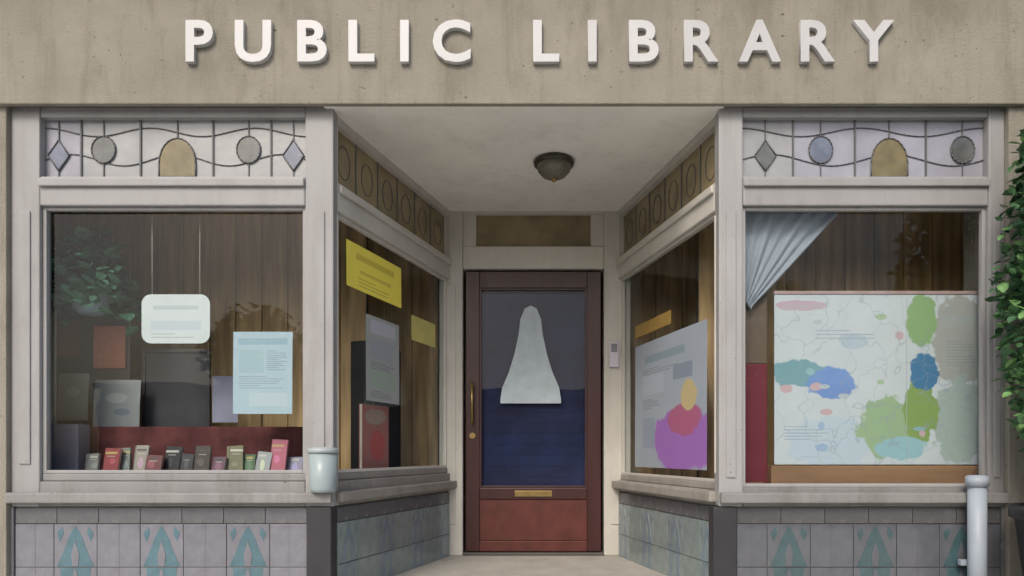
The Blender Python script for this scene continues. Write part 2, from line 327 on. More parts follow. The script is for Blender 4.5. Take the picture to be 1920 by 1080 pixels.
# ---------------- tiled stall risers: each tile its own piece
def tile_mesh(w,h,kind,base,ink):
    b=MB(); b.box(-w/2+.0015,w/2-.0015,-.004,.004,-h/2+.0015,h/2-.0015,.0025)
    if kind=='spear':      # pointed stem rising to the top
        b.prism([(-.43*w,-h/2+.003),(-.34*w,-.28*h),(-.24*w,-.05*h),(-.17*w,.16*h),(-.08*w,.34*h),(0,.45*h),(.08*w,.34*h),(.17*w,.16*h),(.24*w,-.05*h),(.34*w,-.28*h),(.43*w,-h/2+.003)],-.0055,-.0035,1)
        b.prism([(-.07*w,-h/2+.006),(-.09*w,-.2*h),(0,.12*h),(.09*w,-.2*h),(.07*w,-h/2+.006)],-.0075,-.0053,0)
        b.prism([(-.30*w,.44*h),(-.42*w,.30*h),(-.36*w,.10*h),(-.27*w,.28*h)],-.0055,-.0035,1)
        b.prism([(.30*w,.44*h),(.27*w,.28*h),(.36*w,.10*h),(.42*w,.30*h)],-.0055,-.0035,1)
    elif kind=='leaf':
        b.prism([(-.36*w,h/2-.003),(-.30*w,.1*h),(-.38*w,-.2*h),(-.16*w,-h/2+.003),(.16*w,-h/2+.003),(.38*w,-.2*h),(.30*w,.1*h),(.36*w,h/2-.003)],-.0055,-.0035,1)
        b.prism([(-.03*w,h/2-.01),(-.10*w,0),(0,-.42*h),(.10*w,0),(.03*w,h/2-.01)],-.0075,-.0053,0)
    elif kind=='rib':
        b.prism([(-.02*w,-h/2+.003),(-.02*w,h/2-.003),(.02*w,h/2-.003),(.02*w,-h/2+.003)],-.0052,-.0035,0)
    bmesh.ops.recalc_face_normals(b.bm,faces=b.bm.faces); me=bpy.data.meshes.new('tile'); b.bm.to_mesh(me); b.bm.free()
    me.materials.append(base); me.materials.append(ink); return me
def riser(M,x0,x1,pattern_x0,tw,base,ink,cap,phase=0,rand=None):
    r=empty('stall_riser',parent=bld)
    MB(M).box(x0,x1,.012,.10,.0,ZS0+.001).build('backing',grout,r)
    zt=.505; th=.2226
    cache={}
    # border strip
    n=max(1,round((x1-x0)/(tw))); bw=(x1-x0)/n
    bm_=tile_mesh(bw,.08,'',cap,cap)
    for i in range(n):
        o=bpy.data.objects.new('border_tile',bm_); C.objects.link(o); o.parent=r; o.matrix_local=M@Matrix.Translation((x0+bw*(i+.5),.008,zt+.042))
    edges=[x0]; x=pattern_x0
    while x<x1-.02:
        if x>x0+.02: edges.append(x)
        x+=tw
    edges.append(x1)
    z=zt
    for row in range(3):
        h=th if row<2 else .055
        for i in range(len(edges)-1):
            w=edges[i+1]-edges[i]; k=int(round((edges[i]-pattern_x0)/tw)) if i else (int(round((edges[1]-pattern_x0)/tw))-1)
            motif=(k+phase)%2==0
            kind='' if row==2 else (('spear' if row==0 else 'leaf') if motif else 'rib')
            key=(round(w,3),h,kind)
            if key not in cache: cache[key]=tile_mesh(w,h,kind,(base if row<2 else cap),ink)
            o=bpy.data.objects.new('tile',cache[key]); C.objects.link(o); o.parent=r
            o.matrix_local=M@Matrix.Translation((x0*0+(edges[i]+edges[i+1])/2,.008+random.uniform(-.0008,.0008),z-h/2))
        z-=h
    return r
tw=81/F
riser(I,xl+.02,X(575),X(100),tw,lav,teal,border)
slavR=mat('shaded_lavender_glaze',(.095,.10,.115),.22,.14,14,.08,30,.5,coat=.9,dirt=.15); tealR=mat('shaded_teal_glaze',(.045,.085,.095),.2,.2,14,.08,30,.5,coat=.9,dirt=.15); capR=mat('shaded_border_glaze',(.085,.085,.09),.25,.12,14,.08,30,.5,coat=.3)  # right riser: shrub shade put into darker copies of the left glazes
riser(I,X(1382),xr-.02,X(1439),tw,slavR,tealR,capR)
riser(MSL,.03,SLL-.03,.03,.2095,greygreen,slate,mat('deep_grey_glaze',(.11,.115,.12),.25,.12,14))
riser(MSR,.03,SRL-.03,.03,.2095,greygreen,slate,mat('deep_grey_glaze',(.11,.115,.12)))
for (a,b) in ((575,622),(1336,1381)):
    MB().box(X(a)+.002,X(b),-.012,.09,0,ZS0-.002,.006).box(X(a)-.008,X(b)+.008,-.022,-.013,0,.14,.004).build('corner_pilaster',darkp,bld)
MB().box(xl,xl+.018,-.005,.1,0,ZS0-.001,.003).build('end_strip',border,bld); MB().box(xr-.018,xr,-.005,.1,0,ZS0-.001,.003).build('end_strip',border,bld)

# ---------------- sign lettering
sign=empty('library_sign',(0,-.06,2.9)); tag(sign,'raised white capital letters reading PUBLIC LIBRARY across the beige upper wall','sign')
letm=mat('white_letter_paint',(.50,.50,.50),.4,.03,8,.05,40,.4)
for ch,px in list(zip('PUBLIC',(378,478,588,680,760,848)))+list(zip('LIBRARY',(1024,1110,1206,1313,1422,1530,1634))):
    cu=bpy.data.curves.new('letter','FONT'); cu.body=ch; cu.size=.285; cu.extrude=.012; cu.offset=.0065; cu.bevel_depth=.0015; cu.align_x='CENTER'; cu.resolution_u=4
    t=bpy.data.objects.new('t',cu); C.objects.link(t); dg=bpy.context.evaluated_depsgraph_get(); me=bpy.data.meshes.new_from_object(t.evaluated_get(dg)); bpy.data.objects.remove(t)
    xs=[v.co.x for v in me.vertices]; zs=[v.co.y for v in me.vertices]; cx=(min(xs)+max(xs))/2
    me.transform(Matrix.Rotation(R(90),4,'X')@Matrix.Translation((-cx,0,0)))
    o=link('letter',me,letm,sign,(X(px,-.06),-.0125,Z(118,-.06)-2.9))

# ---------------- porch lamp
lx,ly=.125,.62
lp=empty('ceiling_lamp',(lx,ly,TOP-.0145)); tag(lp,'round unlit dark bronze and glass lamp on the porch ceiling in front of the door','lamp')
MB().lathe([(0,0),(.115,0),(.125,-.012),(.12,-.03),(.105,-.035)]).build('rim',mat('bronze',(.06,.055,.04),.4,.2,20,metal=.4),lp)
MB().lathe([(.104,-.034),(.098,-.065),(.07,-.095),(.035,-.108),(0,-.112)]).build('lamp_shade',mat('ribbed_smoke_glass',(.14,.13,.10),.2,.2,30,.3),lp)
MB().lathe([(.014,-.108),(.014,-.125),(.006,-.132),(0,-.134)],seg=12).build('finial',brass,lp)

# ---------------- window displays
def sheet(name,label,cat,M,x0,x1,z0,z1,m,y=.06,t=.002,bend=.006,group=None):
    """sheet of paper or card standing in local frame M behind the pane"""
    cx,cz=(x0+x1)/2,(z0+z1)/2; loc=M@Vector((cx,y,cz)); rz=M.to_euler().z
    b=bmesh.new(); n=8; w=x1-x0;h=z1-z0; g=[]
    for i in range(n+1):
        for j in range(n+1):
            u=i/n-.5;v=j/n-.5
            g.append((b.verts.new((u*w,bend*(u*u*4*v+.5*abs(u*v)*2),v*h)),b.verts.new((u*w,t+bend*(u*u*4*v+.5*abs(u*v)*2),v*h))))
    G=lambda i,j,k:g[i*(n+1)+j][k]
    for i in range(n):
        for j in range(n):
            b.faces.new((G(i,j,0),G(i+1,j,0),G(i+1,j+1,0),G(i,j+1,0))); b.faces.new((G(i,j,1),G(i,j+1,1),G(i+1,j+1,1),G(i+1,j,1)))
    for i in range(n):
        for j in (0,n): b.faces.new((G(i,j,0),G(i+1,j,0),G(i+1,j,1),G(i,j,1))); b.faces.new((G(j,i,0),G(j,i+1,0),G(j,i+1,1),G(j,i,1)))
    bmesh.ops.recalc_face_normals(b,faces=b.faces); me=bpy.data.meshes.new(name); b.to_mesh(me); b.free()
    o=link(name,me,m,None,loc); o.rotation_euler=(0,0,rz); tag(o,label,cat,group); return o
def px_sheet(name,label,cat,a,b,c,d,y,m,**k): # px box x a..b, y c..d at depth y
    return sheet(name,label,cat,I,X(a,y),X(b,y),Z(d,y),Z(c,y),m,y=y,**k)
# decks behind the glass
dk=MB().box(xl+.1,X(560),.105,.95,.70,.745,.004).build('display_deck',mat('grey_deck',(.22,.21,.20),.6),bld)
dk=MB().box(X(1396),xr-.05,.105,.95,.62,.672,.004).build('display_deck',woodt,bld)
# --- left window
hp=empty('hanging_plant',(X(170,.3),.3,Z(590,.3))); tag(hp,'dark leafy plant in a blue-grey pot hanging in the left window','plant')
pot=MB().lathe([(0,0),(.06,0),(.085,.03),(.10,.12),(.112,.14),(.10,.14),(.085,.10),(0,.10)],seg=24).build('pot',mat('blue_grey_pot',(.24,.31,.36),.4,.1),hp)
cord=MB()
for a in (0,2.1,4.2): cord.cyl((.10*math.cos(a),.10*math.sin(a),.13),(0,0,.62),.002,seg=5)
cord.build('cord',mat('jute',(.2,.15,.08)),hp)
def leafcloud(n,fn,size,seed=1,ar=.45):
    rnd=random.Random(seed); b=bmesh.new()
    for i in range(n):
        p=fn(rnd); s=size*rnd.uniform(.6,1.3)
        Q=Matrix.Translation(p)@(Matrix.Rotation(rnd.uniform(0,6.28),4,'Z')@Matrix.Rotation(rnd.uniform(-1.1,.9),4,'X')@Matrix.Rotation(rnd.uniform(-.6,.6),4,'Y'))
        vs=[b.verts.new(Q@Vector(v)) for v in ((0,0,0),(ar*s,.35*s,.06*s),(ar*.8*s,.75*s,.05*s),(0,1.1*s,-.05*s),(-ar*.8*s,.75*s,.05*s),(-ar*s,.35*s,.06*s),(0,.55*s,-.03*s))]
        for k in range(6):
            f=b.faces.new((vs[k],vs[(k+1)%6],vs[6])); f.smooth=False; f.material_index=rnd.choice((0,0,1,2)) if k==0 else b.faces[-1].material_index if False else f.material_index
        mi=rnd.choice((0,0,1,2))
        b.faces.ensure_lookup_table()
        for f in b.faces[-6:]: f.material_index=mi
    me=bpy.data.meshes.new('leaves'); b.to_mesh(me); b.free(); return me
g1=mat('leaf_dark',(.04,.10,.045),.45,.3,20,0); g2=mat('leaf_mid',(.065,.16,.06),.55,.3,20,0); g3=mat('leaf_light',(.12,.24,.08),.55,.3,20,0)
pl1=mat('house_leaf_dark',(.04,.12,.07),.45,.3,20,0); pl2=mat('house_leaf_mid',(.07,.19,.11),.45,.3,20,0)
def f1(r):
    a=r.uniform(0,6.28); q=r.random(); rad=.04+.21*q
    return Vector((rad*math.cos(a),rad*.8*math.sin(a),.12+.34*(1-q*q)*r.random()-(.22*max(0,q-.6)*r.random()*2)))
link('foliage',leafcloud(620,f1,.07,3),[pl1,pl1,pl2],hp)
paper=mat('white_card',(.52,.56,.56),.5,.03,6,0)
paper2=printmat('white_sign_print',(.52,.56,.56),rects=[(0,.19,.24,.022,(.40,.44,.46)),(0,.095,.27,.05,(.44,.50,.54))]+textrows(-.13,.05,.26,2,.018,.006,(.36,.38,.40),3))
hs=empty('hanging_sign',(X(330,.11),.11,Z(644,.11))); tag(hs,'white rounded card sign hanging on two strings in the middle of the left window','sign')
def rrect(w,h,r,n=5):
    P=[]
    for (sx,sz,a0) in ((1,1,0),(-1,1,90),(-1,-1,180),(1,-1,270)):
        for k in range(n+1):
            a=R(a0+90*k/n); P.append((sx*(w/2-r)+r*math.cos(a),sz*(h/2-r)+r*math.sin(a)))
    return P
ws,hh=128/F*1.03,92/F*1.03
MB().prism([(x,z+hh/2) for x,z in rrect(ws,hh,.05)],-.003,.003).build('board',paper2,hs)
st=MB(); st.cyl((-ws*.35,0,hh-.01),(-ws*.35,0,Z(395,.11)-Z(644,.11)),.0015,seg=5).cyl((ws*.35,0,hh-.01),(ws*.35,0,Z(395,.11)-Z(644,.11)),.0015,seg=5); st.build('string',mat('pale_string',(.5,.48,.4)),hs)
px_sheet('paper_sheet','tall pale blue sheet stuck inside the right of the left window','poster',437,548,622,776,.075,printmat('pale_blue_print',(.40,.51,.57),rects=[(0,.165,.26,.034,(.26,.38,.45)),(-.06,.06,.13,.12,(.32,.44,.47)),(.03,-.14,.20,.07,(.46,.54,.58))]+textrows(.02,.115,.11,10,.011,.004,(.22,.28,.32),5)+textrows(-.125,-.02,.25,6,.012,.004,(.24,.30,.34),6)))
# grey pinboard with salmon card
pb=empty('pinboard',(X(165,.55),.55,.745)); tag(pb,'upright grey-brown pinboard at the left of the left window behind the hanging plant','board')
MB().box(X(98,.55)-X(165,.55),X(243,.55)-X(165,.55),0,.02,.0,Z(560,.55)-.745,.004).build('panel',printmat('grey_felt',(.17,.155,.14),[(-.1,.25,.08,.1,(.24,.22,.19)),(.08,.12,.09,.07,(.12,.15,.17)),(-.02,.5,.12,.09,(.20,.20,.20))],.2),pb)
MB().box(X(96,.55)-X(165,.55),X(245,.55)-X(165,.55),-.008,.022,Z(560,.55)-.744,Z(560,.55)-.72,.004).build('frame_rail',woodb,pb)
sheet('paper_card','salmon pink card pinned to the grey board in the left window','card',I,X(172,.52),X(232,.52),Z(690,.52),Z(610,.52),mat('salmon_card',(.68,.27,.18),.6,.08,30,0),y=.535,bend=.003)
bb=empty('blackboard',(X(330,.5),.5,.745)); tag(bb,'charcoal board in a dark frame standing below the hanging white sign','board')
bw=(X(395,.5)-X(268,.5))/2; bz=Z(655,.5)-.745
MB().box(-bw+.02,bw-.02,.004,.014,.14,bz-.02).build('panel',mat('charcoal_board',(.045,.045,.052),.7,.25,6,0),bb)
f=MB(); f.box(-bw,-bw+.02,-.004,.02,0,bz,.003).box(bw-.02,bw,-.004,.02,0,bz,.003).box(-bw+.02,bw-.02,-.004,.02,bz-.02,bz,.003).box(-bw+.02,bw-.02,-.004,.02,.12,.14,.003); f.build('frame',darkp,bb)
redc=mat('dark_red_cloth',(.105,.035,.034),.85,.45,8,.4,150,.2)
stp=MB().box(X(150,.36),X(568,.36),.36,.48,.746,Z(800,.36),.008).build('display_step',redc); tag(stp,'long low dark red cloth covered step along the bottom of the left window','shelf')
bx=MB().box(X(84,.2),X(146,.2),.2,.3,.746,Z(795,.2),.004).build('storage_box',mat('violet_grey_card',(.14,.14,.19),.6,.1)); tag(bx,'violet-grey box in the bottom left corner of the left window','box')
cols=[('grey',(.18,.18,.17)),('red',(.24,.04,.045)),('green grey',(.13,.15,.13)),('sand',(.25,.22,.18)),('maroon',(.13,.03,.035)),('black',(.02,.02,.023)),('charcoal',(.035,.035,.04)),('dark brown',(.05,.035,.03)),('plum',(.12,.05,.08)),('olive',(.14,.13,.06)),('green',(.06,.11,.05)),('pale grey',(.3,.31,.32)),('pink',(.42,.12,.17)),('lilac',(.25,.23,.34))]
pxs=[172,201,229,257,285,316,349,379,409,437,464,490,521,550]
for i,((cn,c),p) in enumerate(zip(cols,pxs)):
    y=.20+random.uniform(-.03,.03); r=empty('book',(X(p+random.uniform(-4,4),y),y,.748),R(random.uniform(-6,6)))
    nb=[cols[i-1][0] if i else None, cols[i+1][0] if i<13 else None]
    tag(r,f'{cn} book standing face out in the left window '+('beside the violet-grey box' if i==0 else f'just right of the {nb[0]} one'),'book','books facing out along the bottom of the left window')
    hh_=random.uniform(.10,.175) if cn!='pink' else .20; w_=.076*random.uniform(.8,1.15); M=Matrix.Rotation(R(random.uniform(-16,-7)),4,'X')@Matrix.Rotation(R(random.choice((0,0,3,-4,6))),4,'Y')
    m=printmat('cover_'+cn.replace(' ','_'),c,[(random.uniform(-.01,.01),hh_*random.uniform(.35,.55),random.uniform(.012,.022),random.uniform(.012,.03),tuple(min(1,q*random.uniform(1.1,1.8)+.03) for q in c))],.3,random.uniform(30,60),rects=[(0,hh_*.82,w_*random.uniform(.5,.85),.012,random.choice([(.5,.48,.42),(.45,.36,.12),(.05,.05,.05)])),(0,hh_*.70,w_*.5,.004,(.4,.38,.34)),(0,hh_*.10,w_*.6,.005,(.35,.33,.3)),(-w_/2+.003,hh_/2,.006,hh_,tuple(q*.4 for q in c))])
    MB(M).box(-w_/2,w_/2,0,.003,0,hh_,.001).box(-w_/2,w_/2,.017,.020,0,hh_,.001).box(-w_/2-.001,-w_/2+.002,.001,.019,0,hh_).build('cover',m,r)
    MB(M).box(-w_/2+.003,w_/2-.003,.0035,.0165,.003,hh_-.003).build('pages',mat('page_paper',(.6,.57,.48),.8),r)
# pale carton at corner post, standing on the sill
pc=empty('paper_bag',(X(605,-.02),-.0,ZS1+.001-.09)); bpy.data.objects.remove(pc)
pb2=empty('carton',(X(600,.16),.16,.746)); bpy.data.objects.remove(pb2)
pc=empty('plastic_tub',(X(601,-.07),-.024,ZS0+.0755)); tag(pc,'pale bluish white tub standing on the sill at the corner post left of the entrance','tub')
tubm=mat('pale_plastic',(.30,.36,.37),.35,.05,10,.03)
MB().lathe([(0,0),(.058,0),(.066,.02),(.073,.20),(.0,.20)],seg=24).build('body',tubm,pc)
MB().lathe([(.0,.232),(.05,.230),(.077,.222),(.078,.201),(.0,.2005)],seg=24).build('lid',mat('pale_lid',(.36,.41,.42),.35,.04),pc)
# more of the left display
px_sheet('paper_card','lilac-grey card leaning below the left edge of the pale blue sheet','card',398,446,705,792,.36,mat('lilac_grey_card',(.20,.20,.27),.6,.1),bend=.002)
px_sheet('paper_card','grey folded card standing on the red step in front of the grey board','card',175,262,712,800,.40,printmat('grey_card_print',(.22,.23,.23),[(0,.03,.06,.03,(.30,.31,.31)),(.03,-.05,.05,.02,(.15,.17,.2))],.15,20),bend=.02)
px_sheet('paper_card','stone coloured card standing left of the grey folded card','card',108,165,700,788,.42,printmat('stone_card_print',(.25,.24,.20),[(0,.03,.04,.03,(.32,.30,.26))],.15,20),bend=.015)
px_sheet('paper_flyer','small cream flyer pinned low on the grey board right of the salmon card','flyer',236,243,640,690,.53,mat('cream_flyer',(.45,.42,.34),.6,.1),bend=.002) if False else None
px_sheet('paper_flyer','small brownish red flyer pinned at the left edge of the grey board','flyer',105,150,600,668,.533,mat('brown_red_flyer',(.28,.16,.11),.6,.1),bend=.002)
# --- left side window
def side_u(M,px,yoff=.06):
    """where the sight line through pixel column px meets the splayed glass"""
    p0=M@Vector((0,yoff,0)); d=(M.to_3x3()@Vector((1,0,0))); k=(px-1000)/F/DIST
    t=(k*(DIST+p0.y)-p0.x)/(d.x-k*d.y); return t,(p0+d*t).y
def side_sheet(M,name,label,cat,a,b,c,d,m,**kw):
    (t0,y0),(t1,y1)=side_u(M,a),side_u(M,b); ym=(y0+y1)/2
    return sheet(name,label,cat,M,min(t0,t1),max(t0,t1),Z(d,ym),Z(c,ym),m,**({'y':.0435,'bend':.002}|kw))
yel=printmat('yellow_card',(.93,.80,.12),rects=[(0,.06,.44,.035,(.6,.48,.07)),(0,-.02,.36,.02,(.65,.52,.08))]+textrows(-.2,-.06,.4,3,.02,.006,(.5,.4,.07),3)); yel2=mat('mustard_card',(.62,.55,.18),.5,.1,10,0)
side_sheet(MSL,'notice','bright yellow notice high on the left side window of the entrance','notice',645,748,478,558,yel)
side_sheet(MSL,'notice','smaller mustard yellow notice on the left side window nearest the door','notice',768,812,600,645,yel2)
side_sheet(MSL,'poster','narrow grey and white poster in the middle of the left side window','poster',682,744,600,755,printmat('grey_white_print',(.36,.38,.37),rects=[(0,.19,.30,.08,(.46,.46,.52)),(-.02,.06,.28,.12,(.30,.33,.36)),(.0,-.12,.30,.10,(.30,.38,.31))]+textrows(-.15,-.02,.30,4,.012,.004,(.14,.15,.15),2)+textrows(-.15,-.19,.30,4,.012,.004,(.14,.15,.15),4)))
rb=empty('picture_book',MSL@Vector((side_u(MSL,705,.13)[0],.13,ZS1+.002)),MSL.to_euler().z); tag(rb,'salmon red picture book standing at the foot of the left side window','book')
MB().box(-.16,.16,0,.003,0,.40,.001).box(-.16,.16,.02,.023,0,.40,.001).build('cover',printmat('salmon_red_print',(.50,.20,.17),[(0,.33,.13,.05,(.50,.36,.28)),(.02,.15,.09,.10,(.60,.13,.12))],.15),rb)
MB().box(-.155,.155,.0035,.0195,.003,.397).build('pages',mat('page_paper',(.6,.57,.48)),rb)
MB(MSL).box(.04,SLL-.04,.10,.30,.70,ZS1,.003).build('display_deck',mat('grey_deck',(.22,.21,.20)),bld)
MB(MSR).box(.04,SRL-.04,.10,.30,.66,.715,.003).build('display_deck',woodt,bld)
t0=side_u(MSL,757,.10)[0]; t1=side_u(MSL,800,.10)[0]
cbm=MSL@Matrix.Translation((t0,.31,0)); cb=empty('cabinet',cbm.to_translation(),MSL.to_euler().z); tag(cb,'tall black cabinet inside the left side window beside the door','cabinet')
cw=(t1-t0)
MB().box(-.05,cw,.0,.4,.062,1.62,.006).build('carcass',mat('black_laminate',(.012,.012,.013),.4,.1),cb)
MB().box(-.04,cw/2-.03,-.012,-.001,.10,1.60,.003).build('cabinet_door',mat('black_laminate',(.012,.012,.013)),cb); MB().box(cw/2-.02,cw-.01,-.012,-.001,.10,1.60,.003).build('cabinet_door',mat('black_laminate',(.012,.012,.013)),cb)
# --- right side window
side_sheet(MSR,'poster','large blue-grey poster with magenta and purple picture in the right side window','poster',1195,1330,628,878,
  printmat('blue_grey_print',(.29,.33,.38),[(.20,-.24,.42,.20,(.30,.14,.42)),(.24,-.12,.22,.10,(.36,.11,.20)),(.30,.02,.11,.09,(.46,.38,.20))],.15,9,rects=[(-.05,.30,.60,.05,(.20,.27,.31)),(.22,.17,.26,.09,(.19,.23,.29)),(-.22,.13,.34,.13,(.35,.40,.46)),(-.28,-.19,.20,.20,(.24,.29,.36))]+textrows(-.38,.235,.55,3,.016,.005,(.16,.18,.22),8)+textrows(-.38,.03,.30,5,.014,.005,(.16,.18,.22),9)))
side_sheet(MSR,'notice','small ochre strip above the blue-grey poster near the door','notice',1195,1262,598,622,mat('ochre_card',(.34,.22,.06),.5,.1,10,0))
# --- right window
rc=MB(Matrix.Translation((X(1416,.12),.12,.747))).box(-X(1440,.12)*0-.045,.045,0,.10,0,Z(690,.12)-.747,.006).build('folder_box',redc)
bpy.data.objects.remove(rc)
ru=empty('upright_stand',(X(1416,.16),.16,.673)); tag(ru,'narrow dark red and brown upright stand left of the big poster board','stand')
MB().box(-.068,.066,0,.05,0,Z(682,.16)-.673,.005).build('red_panel',mat('deep_red_paint',(.15,.02,.032),.5,.1,6,.1),ru)
MB().box(-.068,.066,0,.05,Z(682,.16)-.672,Z(545,.16)-.673,.005).build('brown_panel',mat('brown_panel',(.12,.085,.06),.5,.1,6,.1),ru)
MB().box(-.07,.07,-.02,.09,.0005,.016,.003).build('foot',darkp,ru)
# curtain drawn across corner
cu=bmesh.new(); nx,nz=46,30; y=.13; A=(X(1396,y),Z(392,y)); rows=[]
for j in range(nz+1):
    v=j/nz; zz=A[1]-(Z(392,y)-Z(565,y))*v; wid=(X(1578,y)-A[0])*max(.06,1-v*.98)**.95
    rows.append([cu.verts.new((A[0]+wid*i/nx,y+.009*math.sin(i*.8+v*1.5)*(1-.4*v)+.006*math.sin(i*.37),zz-.05*(i/nx)*v)) for i in range(nx+1)])
for j in range(nz):
    for i in range(nx): cu.faces.new((rows[j][i],rows[j][i+1],rows[j+1][i+1],rows[j+1][i])).smooth=True
me=bpy.data.meshes.new('curtain'); cu.to_mesh(me); cu.free()
c_=link('curtain',me,mat('blue_grey_cloth',(.30,.33,.38),.8,.06,12,.3,200,.2)); tag(c_,'blue-grey cloth drawn diagonally across the top left corner of the right window','curtain')
so=c_.modifiers.new('s','SOLIDIFY'); so.thickness=.003
ldg=MB().box(X(1446,.115),X(1845,.115),.115,.17,.673,Z(873,.115),.005).build('wooden_ledge',woodt); tag(ldg,'long tan wooden ledge under the big poster in the right window','ledge')
y=.13
W_=X(1862,y)-X(1452,y); H_=Z(552,y)-Z(871,y)
def P(px,py): return ((px-1657)/F*1.037,(711.5-py)/F*1.037)
blobs=[]
for (px,py,rx,rz,c) in [(1500,573,50,10,(.60,.44,.52)),(1800,640,55,90,(.42,.43,.41)),(1800,790,55,85,(.42,.50,.47)),(1560,830,90,50,(.55,.64,.72)),(1500,700,60,26,(.22,.40,.45)),(1560,718,48,30,(.20,.33,.66)),
     (1728,600,30,55,(.30,.46,.22)),(1660,800,52,60,(.36,.50,.30)),(1725,770,34,60,(.27,.40,.13)),(1733,697,28,36,(.08,.22,.40)),(1690,840,50,22,(.34,.56,.62)),(1600,640,30,16,(.50,.58,.66))]:
    cx,cz=P(px,py); blobs.append((cx,cz,rx/F,rz/F,c))
blobs=[(a,b,c,d,tuple(q*.80 for q in e)) for a,b,c,d,e in blobs]
rnd=random.Random(4)
for k in range(14):
    px,py=rnd.uniform(1470,1740),rnd.uniform(575,855); cx,cz=P(px,py); c=rnd.choice([(.30,.40,.55),(.34,.45,.28),(.50,.36,.38),(.42,.46,.50),(.25,.42,.46)]); blobs.append((cx,cz,rnd.uniform(6,14)/F,rnd.uniform(4,9)/F,c))
mp=printmat('coloured_map_print',(.50,.54,.57),blobs,.20,16,rects=[(P(1800,0)[0],P(0,600)[1],.20,.05,(.33,.36,.36)),(P(1505,0)[0],P(0,575)[1],.22,.03,(.44,.38,.42))]+textrows(P(1775,0)[0],P(0,640)[1],.17,9,.016,.005,(.25,.27,.28),4)+textrows(P(1470,0)[0],P(0,800)[1],.26,5,.017,.005,(.30,.35,.40),7)+textrows(P(1530,0)[0],P(0,620)[1],.34,3,.02,.006,(.32,.36,.42),12))
nt=mp.node_tree; bs=nt.nodes['Principled BSDF']; src=bs.inputs['Base Color'].links[0].from_socket
tc=nt.nodes.new('ShaderNodeTexCoord')
nz_=nt.nodes.new('ShaderNodeTexNoise'); nz_.inputs['Scale'].default_value=5; nt.links.new(tc.outputs['Object'],nz_.inputs[0])
va=nt.nodes.new('ShaderNodeVectorMath'); va.operation='MULTIPLY_ADD'; va.inputs[1].default_value=(.35,.35,.35); nt.links.new(nz_.outputs['Color'],va.inputs[0]); nt.links.new(tc.outputs['Object'],va.inputs[2])
for sc_,wd,col in ((5,.010,(.25,.30,.36)),):
    vo=nt.nodes.new('ShaderNodeTexVoronoi'); vo.feature='DISTANCE_TO_EDGE'; vo.inputs['Scale'].default_value=sc_; nt.links.new(va.outputs[0],vo.inputs['Vector'])
    mr=nt.nodes.new('ShaderNodeMapRange'); mr.inputs[1].default_value=wd; mr.inputs[2].default_value=wd*1.8; mr.inputs[3].default_value=.38; mr.inputs[4].default_value=0; nt.links.new(vo.outputs['Distance'],mr.inputs[0])
    mx=nt.nodes.new('ShaderNodeMix'); mx.data_type='RGBA'; nt.links.new(mr.outputs[0],mx.inputs[0]); nt.links.new(src,mx.inputs[6]); mx.inputs[7].default_value=(*col,1); src=mx.outputs[2]
nt.links.new(src,bs.inputs['Base Color'])
bp_=empty('poster_board',(X(1657,y),y,Z(711.5,y))); tag(bp_,'big white poster board with blue and green patches filling the right window','poster')
MB().box(-W_/2,W_/2,0,.006,-H_/2,H_/2,.001).build('board',mp,bp_)
MB().box(-W_/2-.002,W_/2+.002,-.005,.012,H_/2+.0005,H_/2+.018,.002).build('top_edge',mat('rose_edge',(.40,.28,.27),.5),bp_)
MB().box(P(1700,0)[0]-.0015,P(1700,0)[0]+.0015,-.0012,-.0002,-H_/2+.02,H_/2-.02).build('fold_line',mat('fold_grey',(.4,.42,.42),.6),bp_)
# --- door hangings
pts=[]
pr=[(0,1),(.10,.97),(.17,.86),(.20,.70),(.27,.50),(.36,.32),(.47,.16),(.50,.04),(.50,0)]
pw,ph=(XD(1052)-XD(938)),(ZD(572)-ZD(756))
pts=[(-a*pw,b*ph) for a,b in pr[::-1]]+[(a*pw,b*ph) for a,b in pr[1:]]
cb_=MB().prism(pts,-.002,.0).build('paper_cutout',mat('pale_blue_grey_card',(.42,.49,.53),.6,.1,12,0),None,(XD(995),D+.019,ZD(756))); tag(cb_,'pale blue-grey bell shaped paper cutout on the dark door glass','notice')
bl=empty('door_blind',(0,D+.06,ZD(915))); tag(bl,'navy blue blind covering the lower part of the door glass','blind')
nb=18; zb0=0; zb1=ZD(548)-ZD(915)
navy=mat('navy_cloth',(.022,.026,.075),.7,.3,5,.3,120,.3); navy2=mat('blue_cloth',(.02,.029,.09),.7,.3,5,.3,120,.3)
for k in range(nb):
    z0=zb0+(zb1-zb0)*k/nb; MB(Matrix.Translation((0,0,z0+(zb1-zb0)/nb/2))@Matrix.Rotation(R(8),4,'X')).box(XD(898),XD(1102),0,.003,-(zb1/nb)/2-.002,(zb1/nb)/2-.001).build('blind_slat',navy2 if k in (2,3,4) else navy,bl)
ib=empty('entry_box',(XD(1150),D-.0205,Z(690,D))); tag(ib,'small pale lilac box fixed to the jamb right of the door','box')
MB().box(-.035,.035,-.03,-.008,0,.19,.005).build('case',mat('pale_lilac_plastic',(.50,.48,.54),.4,.04),ib); MB().box(-.022,.022,-.033,-.0305,.11,.17,.001).build('grille',mat('grey_plastic',(.2,.2,.22),.5),ib)

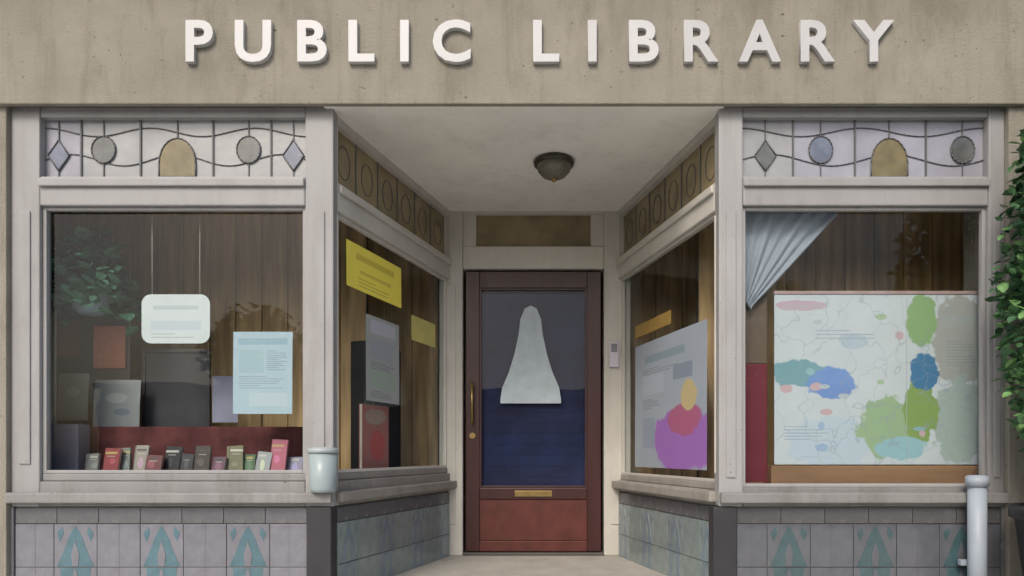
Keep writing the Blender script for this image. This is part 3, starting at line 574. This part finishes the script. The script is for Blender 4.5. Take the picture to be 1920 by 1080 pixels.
# ---------------- outside right: shrub in planter, downpipe
sx,sy=2.56,-.42
pt=empty('shrub',(sx,sy,0)); tag(pt,'tall green leafy shrub at the right edge beside the right window','shrub')
MB().lathe([(0,0),(.22,0),(.25,.04),(.31,.56),(.335,.57),(.335,.625),(.30,.625),(.29,.56),(0,.56)],(0,0,0),32).build('planter',mat('black_pot',(.012,.012,.014),.45,.15,20,.1),pt)
tr=MB()
for (a,b,r0,r1) in (((0,0,.55),(.03,0,1.25),.03,.022),((.03,0,1.25),(-.05,.05,1.9),.022,.012),((.03,0,1.2),(.14,-.03,1.8),.016,.008),((0,0,.8),(-.16,.02,1.4),.014,.008),((-.16,.02,1.4),(-.22,0,1.9),.009,.005),((.02,0,1.0),(.1,.16,1.5),.013,.006)): tr.cyl(a,b,r0,r1)
tr.build('trunk',mat('bark',(.10,.075,.05),.9,.3,20,.6,60),pt)
def f2(r):
    while True:
        z=r.uniform(.72,2.62); rad=.40*math.sin(math.pi*min(1,max(0,(z-.55)/2.15)))**.45
        a=r.uniform(0,6.28); q=r.random()**.45
        p=Vector((rad*q*math.cos(a),rad*q*.85*math.sin(a),z))
        if noise.noise(p*5.5)>-.18: return p
link('crown',leafcloud(9000,f2,.046,9,.42),[g1,g2,g3],pt)
dp=empty('downpipe',(X(1831,-.08),-.085,0)); tag(dp,'pale blue-grey downpipe running to the ground at the right end of the tiled wall','pipe')
pm=mat('blue_grey_metal',(.28,.32,.37),.45,.08,6,.05)
MB().cyl((0,0,.0),(0,0,.70),.043,seg=24).cyl((0,0,.70),(0,.0,.76),.043,.043,seg=24).build('pipe',pm,dp)
MB().lathe([(.0435,0),(.052,.0),(.052,.05),(.0435,.05)],(0,0,.705),24).build('collar',pm,dp)
MB().box(-.062,.062,.03,.06,.30,.33,.004).build('bracket',pm,dp)

# ---------------- terrace and trees added behind the camera, only for the glass to reflect
ob=empty('added_terrace',(0,-34,0)); tag(ob,'long low brick terrace added across the street, to be mirrored in the shop windows','building')
brk=mat('street_brick',(.22,.13,.09),.9,.15,2,.3,30,.2); 
MB().box(-24,24,-8,0,-.1,4.4,.02).build('wall',brk,ob)
MB().box(-24.2,24.2,-8.2,.2,4.403,4.7,.03).build('parapet',stucco,ob)
wm=None
for i in range(12):
    for (z0,z1,n_) in ((1.0,3.2,'window'),):
        x=-22+i*4; o=MB().box(x-.7,x+.7,.002,.05,z0,z1,.01).build(n_,white,ob); MB().box(x-.6,x+.6,.052,.06,z0+.1,z1-.1).build('pane',mat('far_dark_glass',(.03,.035,.04),.1,.1),o)
for (tx,hh_,sd_) in ((-12,7.5,5),(11,8.5,7)):  # out-of-view trees added to give the panes a reflection
    t=empty('added_tree',(tx,-26,-.13)); tag(t,{5:'broad street tree left of the entrance',7:'tallest street tree right of the entrance'}[sd_]+', added to be mirrored in the shop windows','tree')
    MB().cyl((0,0,0),(0,0,hh_*.45),.18,.12).cyl((0,0,hh_*.4),(.8,.2,hh_*.75),.1,.04).cyl((0,0,hh_*.4),(-.7,-.2,hh_*.7),.1,.04).build('trunk',mat('bark',(.10,.075,.05)),t)
    def f3(r,h=hh_):
        while True:
            p=Vector((r.uniform(-1,1),r.uniform(-1,1),r.uniform(-1,1)))
            if p.length<1 and noise.noise(p*2.5+Vector((h,0,0)))>-.12: return Vector((p.x*h*.3,p.y*h*.3,h*.7+p.z*h*.3))
    link('crown',leafcloud(2600,f3,.26,sd_),[g1,g2,g3],t)
